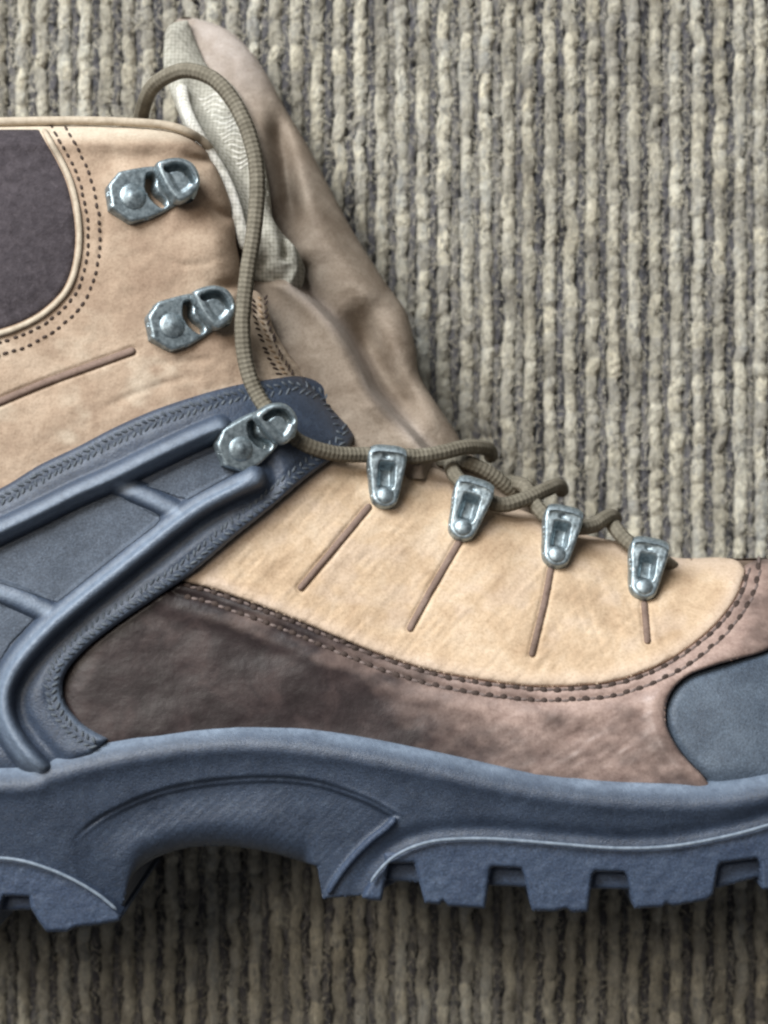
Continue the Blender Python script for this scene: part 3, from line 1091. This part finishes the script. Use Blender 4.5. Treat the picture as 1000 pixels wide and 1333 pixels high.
def highlight_mid(Q, d):
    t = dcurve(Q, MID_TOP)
    return np.clip(np.exp(-((t-9)/12)**2)*(.75+.3*fbm(Q[:, 0]/40, Q[:, 1]/20, 2)), 0, 1)  # highlight of the bead put into the colour


part('midsole', MID, z_mid, M['rubber'], boot, floor_z=22, attrs={'wear_and_light': highlight_mid}, label='thick slate rubber midsole with recessed arch')

# ---- outsole with lugs
LUG_F = [(470,1172),(472,1169),(481,1172),(497,1173),(506,1127),(506,1124),(539,1124),(541,1130),(553,1176),(573,1178),(577,1173),(584,1180),(632,1183),(639,1132),(642,1129),(678,1131),(682,1139),(693,1186),(722,1187),(738,1183),(744,1188),(766,1187),(772,1139),(776,1135),(812,1136),(816,1141),(826,1183),(862,1181),(868,1177),(876,1180),(921,1172),(929,1165),(936,1128),(940,1124),(985,1118),(989,1124),(992,1158),(1020,1160),(1080,1146),(1086,1110),(1120,1096),(1126,1130),(1180,1108),(1185,1070),(1215,1050),(1222,1080),(1255,1050),(1262,1000),(1258,960)]
LUG_F = np.array(LUG_F, float)
OUTF = np.concatenate([OUT_F, LUG_F[::-1][1:-1]])
LUG_B = np.array([(158,1190),(157,1199),(130,1204),(100,1207),(88,1213),(60,1213),(52,1202),(40,1182),(38,1168),(6,1167),(2,1178),(-6,1212),(-60,1214),(-70,1170),(-105,1170),(-110,1212),(-180,1210),(-188,1166),(-220,1164),(-226,1206),(-300,1190),(-335,1150),(-345,1080)], float)
OUTB = np.concatenate([OUT_B, LUG_B[1:-1]])


def z_out(Q, d):
    x, y = Q[:, 0], Q[:, 1]
    z = z_sole0(Q) - 1 + 4
    z = z - .05*np.clip(y-1100, 0, 200)
    if d is not None: z = z - 7 + edge_round(d, 7, 5.5)
    # worn pits in the lugs
    z = z + 1.0*fbm(x/12, y/12, 3)
    return z


part('outsole', OUTF, z_out, M['outsole'], boot, floor_z=18, h=1.6, label='forefoot outsole with square lugs')
part('outsole', OUTB, z_out, M['outsole'], boot, floor_z=18, h=1.6, label='heel outsole with square lugs')
# tread blocks set back behind the notches
COREF = spline([(500,1110,1),(560,1104,1),(1000,1085,1),(1200,1010,1),(1220,1050,1),(1120,1112,1),(1000,1142,1),(985,1143,1),(936,1156,1),(815,1158,1),(770,1157,1),(680,1155,1),(640,1153,1),(545,1149,1),(502,1146,1)], closed=True)
part('tread_core', COREF, lambda Q, d: z_sole0(Q) - 22 + .25*np.clip(1158-Q[:, 1], 0, 60)*0 - (6 - edge_round(d, 6, 6)), M['outsole'], boot, floor_z=20)
COREB = spline([(-330,1110,1),(0,1130,1),(50,1150,1),(46,1184,1),(6,1186,1),(-200,1186,1),(-320,1150,1)], closed=True)
part('tread_core', COREB, lambda Q, d: z_sole0(Q) - 22 - (6 - edge_round(d, 6, 6)), M['outsole'], boot, floor_z=20)


tube_on('outsole_flash', OUT_F[4:], z_out, 2.3, M['flash'], 6, 8)
tube_on('outsole_flash', OUT_B[:-1], z_out, 2.3, M['flash'], 6, 8)
tube_on('arch_lip', ARCH_R[:-1], lambda Q, d: z_mid(Q, None), 4.5, M['outsole'], 1, 8)
# ================================================================ METAL HARDWARE (local drawing units, x right, y up)
def local_sheet(name, poly, zf, mat, parent, h=1.3, skirt=6):
    Q, d, F, be = sheet(poly, h)
    z = zf(Q, d)
    V = np.c_[Q[:, 0], Q[:, 1], z] * S
    F = F[:, ::-1]; be = be[:, ::-1]
    n = len(V); bi = np.unique(be)
    B = V[bi].copy(); B[:, 2] -= skirt*S
    mp = -np.ones(n, int); mp[bi] = n + np.arange(len(bi))
    SF = np.c_[be[:, 1], be[:, 0], mp[be[:, 0]], mp[be[:, 1]]]
    return mk(name, np.concatenate([V, B]), [F, SF], mat, parent)


def dome_mesh(name, r, hgt, parent, z0=0, loc=(0, 0), nub=True):
    prof = [(0, hgt)] + [(r*math.sin(a), hgt*math.cos(a)) for a in np.linspace(.15, math.pi/2, 9)] + [(r*1.02, -4)]
    ns = 28
    V = [(loc[0], loc[1], z0+hgt + (1.4 if nub else 0))]
    for (rr, zz) in prof[1:]:
        for k in range(ns):
            a = 2*math.pi*k/ns
            extra = 2.2*math.exp(-(rr/(r*.28))**2) if nub else 0
            V.append((loc[0]+rr*math.cos(a), loc[1]+rr*math.sin(a), z0+zz+extra))
    tri = np.array([(0, 1+k, 1+(k+1) % ns) for k in range(ns)])
    quads = np.array([(1+i*ns+k, 1+(i+1)*ns+k, 1+(i+1)*ns+(k+1) % ns, 1+i*ns+(k+1) % ns) for i in range(len(prof)-2) for k in range(ns)])
    return mk(name, np.array(V)*S, [tri, quads], M['metal'], parent)


def local_tube(name, pts, r, parent, mat='metal', squash=1.0, nseg=10):
    P = spline3(pts, 2.0) * S
    V, F, U = tube([P], r*S, nseg, squash)
    return mk(name, V, [F[:, ::-1]], M[mat], parent)


def make_hook():
    """plate with domed rivet at the origin, hook towards +x, mouth towards the rivet"""
    plate = spline([(-38,-13,1),(-37,-9),(-35,12),(-33,16,1),(-18,28,1),(-12,29),(26,29),(56,20),(64,4),(58,-14),(34,-25),(10,-32),(4,-33,1),(-14,-34,1),(-19,-33)], closed=True)
    MOUTH = spline([(19,15),(15,5),(17,-7),(24,-16)])
    pl = local_sheet('lace_hook', plate, lambda Q, d: 9 + edge_round(d, 4, 4) + 0 - 24*sstep(7, 5, dcurve(Q, MOUTH)) + .25*fbm(Q[:, 0]/12, Q[:, 1]/12, 2), M['metal'], boot, skirt=16)
    dome_mesh('rivet', 16, 5, pl, 12.5, (-9, -4))
    tab = spline([(22,25),(34,30),(52,29),(66,20),(71,4),(66,-12),(52,-22),(38,-24),(30,-14),(24,4)], closed=True)
    cres = spline([(34,17),(46,18),(56,12),(60,0)])

    def ztab(Q, d):
        z = 28 + edge_round(d, 8, 5) + .06*(Q[:, 0]-40)
        z = z - 3*sstep(9, 14, d)                                   # dished face inside a raised rim
        z = z - 18*sstep(5, 3, dcurve(Q, cres))
        return z
    local_sheet('hook_tab', tab, ztab, M['metal'], pl, h=1.2, skirt=8)
    # the bend that joins tab and plate at the far end
    V = []; ns = 12; ny = 12
    for i, yy in enumerate(np.linspace(-22, 26, ny)):
        ex = 71 - 14*abs((yy-2)/26)**2.2
        for k in range(ns):
            a = -math.pi/2 + math.pi*k/(ns-1)
            V.append((ex-9 + 9*math.cos(a), yy, 21 + 12*math.sin(a)))
    F = np.array([(i*ns+k, (i+1)*ns+k, (i+1)*ns+k+1, i*ns+k+1) for i in range(ny-1) for k in range(ns-1)])
    mk('hook_bend', np.array(V)*S, [F], M['metal'], pl)
    return pl


def make_loop():
    """lace loop: rivet at the origin, folded bar towards +y"""
    out = spline([(-20,-2),(-16,-15),(-6,-22),(7,-22),(17,-15),(21,0),(24,20),(27,40),(27,53),(22,58),(0,60),(-22,58),(-27,53),(-27,38),(-23,18)], closed=True)

    def zf(Q, d):
        x, y = Q[:, 0], Q[:, 1]
        z = 12 + .2*np.clip(y, 0, 60) + edge_round(d, 6, 5)
        ch = sstep(13, 7, np.abs(x)) * sstep(2, 12, y) * sstep(42, 34, y)
        z = z - (15 + .2*y)*ch*sstep(6, 9, d)
        z = z - 4*np.exp(-((x-(-3))**2/12 + (y-48)**2/7))
        return z + .7*fbm(x/8, y/8, 2)
    lp = local_sheet('lace_loop', out, zf, M['metal'], boot, skirt=16)
    dome_mesh('rivet', 13, 7, lp, 16, (0, -6), nub=False)
    # bar rolled over the lace at the top
    V = []; ns = 12; nx = 14
    for i, xx in enumerate(np.linspace(-25, 25, nx)):
        ye = 57 - 5*abs(xx/25)**4
        for k in range(ns):
            a = math.pi/2 - math.pi*k/(ns-1)
            V.append((xx, ye-4 + 13*math.cos(a), 20 + 13*math.sin(a)))
    F = np.array([(i*ns+k, i*ns+k+1, (i+1)*ns+k+1, (i+1)*ns+k) for i in range(nx-1) for k in range(ns-1)])
    mk('rolled_bar', np.array(V)*S, [F], M['metal'], lp)
    return lp


def place(o, px, py, zf, ang_img, scale, dz=0, tiltmix=.7):
    """set o on the surface zf at drawing point; ang_img: rotation of the local axes in the drawing"""
    P = np.array([[px, py], [px+14, py], [px, py+14], [px-14, py], [px, py-14]], float)
    z = zf(P, None)
    W = to_world(P[:, 0], P[:, 1], z)
    nx = W[1]-W[3]; ny = W[4]-W[2]
    nrm = Vector(np.cross(nx, ny)).normalized()
    nrm = (nrm*tiltmix + Vector((0, 0, 1))*(1-tiltmix)).normalized()
    a = math.radians(ang_img)
    xa = Vector((math.cos(a), math.sin(a), 0)); xa = (xa - nrm*xa.dot(nrm)).normalized()
    ya = nrm.cross(xa)
    R = Matrix((xa, ya, nrm)).transposed().to_4x4()
    f = (HC - z[0])/DC
    o.matrix_basis = Matrix.Translation(Vector(W[0]) + nrm*dz*S) @ R @ Matrix.Diagonal((scale*f, scale*f, scale*f, 1))


def copy_tree(o, parent):
    c = o.copy(); col.objects.link(c); c.parent = parent
    for ch in [k for k in bpy.data.objects if k.parent == o]:
        d_ = ch.copy(); col.objects.link(d_); d_.parent = c
    return c


hook = make_hook()
h2 = copy_tree(hook, boot); h3 = copy_tree(hook, boot)
place(hook, 178, 254, z_shaft, 14, 1.10)
place(h2, 228, 420, z_shaft, 17, 1.06)
place(h3, 315, 577, z_over, 27, 1.02, dz=3)
loop = make_loop()
loops = [loop] + [copy_tree(loop, boot) for _ in range(3)]
for o, (lx, ly), an, sc in zip(loops, ((499,644),(602,686),(723,722),(836,764)), (-3,-18,-12,-11), (.93,.95,.93,.93)):
    place(o, lx, ly, z_tan, an, sc, dz=2, tiltmix=.5)

# ================================================================ LACE
LR = 10.5
segs = [
    [(183,175,215),(184,150,265),(196,117,320),(218,99,350),(245,92,368),(278,103,382),(306,135,392),(326,180,400),(335,230,404),(332,290,404),(323,350,402),(317,400,402),(316,440,402),(322,480,400),(334,512,400),(352,538,404),(370,556,400),(385,572,392),(410,584,384),(440,591,368),(470,592,352),(505,592,338),(545,594,322),(580,588,305),(608,582,280),(634,584,240),(640,596,190)],
    [(586,602,250),(592,618,300),(606,632,312),(626,646,316),(652,657,314),(680,651,300),(705,640,276),(726,632,236),(732,640,185)],
    [(668,628,235),(684,634,270),(696,656,290),(716,676,304),(745,686,304),(772,684,286),(793,672,250),(802,676,190)],
    [(797,680,215),(803,690,268),(818,706,284),(845,724,290),(868,734,278),(880,742,240),(884,735,190)],
    [(566,600,255),(600,600,262),(634,614,258),(668,640,240),(690,652,200)],
]
paths = []
for sg in segs:
    P = spline3(sg, 3.0)
    P[:, :2] += .35*np.c_[fbm(P[:, 0]/9, P[:, 1]/9, 2), fbm(P[:, 1]/9+5, P[:, 0]/9, 2)]
    paths.append(to_world(P[:, 0], P[:, 1], P[:, 2]))
V, F, U = tube(paths, LR*S, 16)
lace = mk('bootlace', V, [F[:, ::-1]], M['lace'], attrs={'uvw': U})
tag(lace, 'round olive brown lace looping through the boot hooks and lace loops', 'lace')
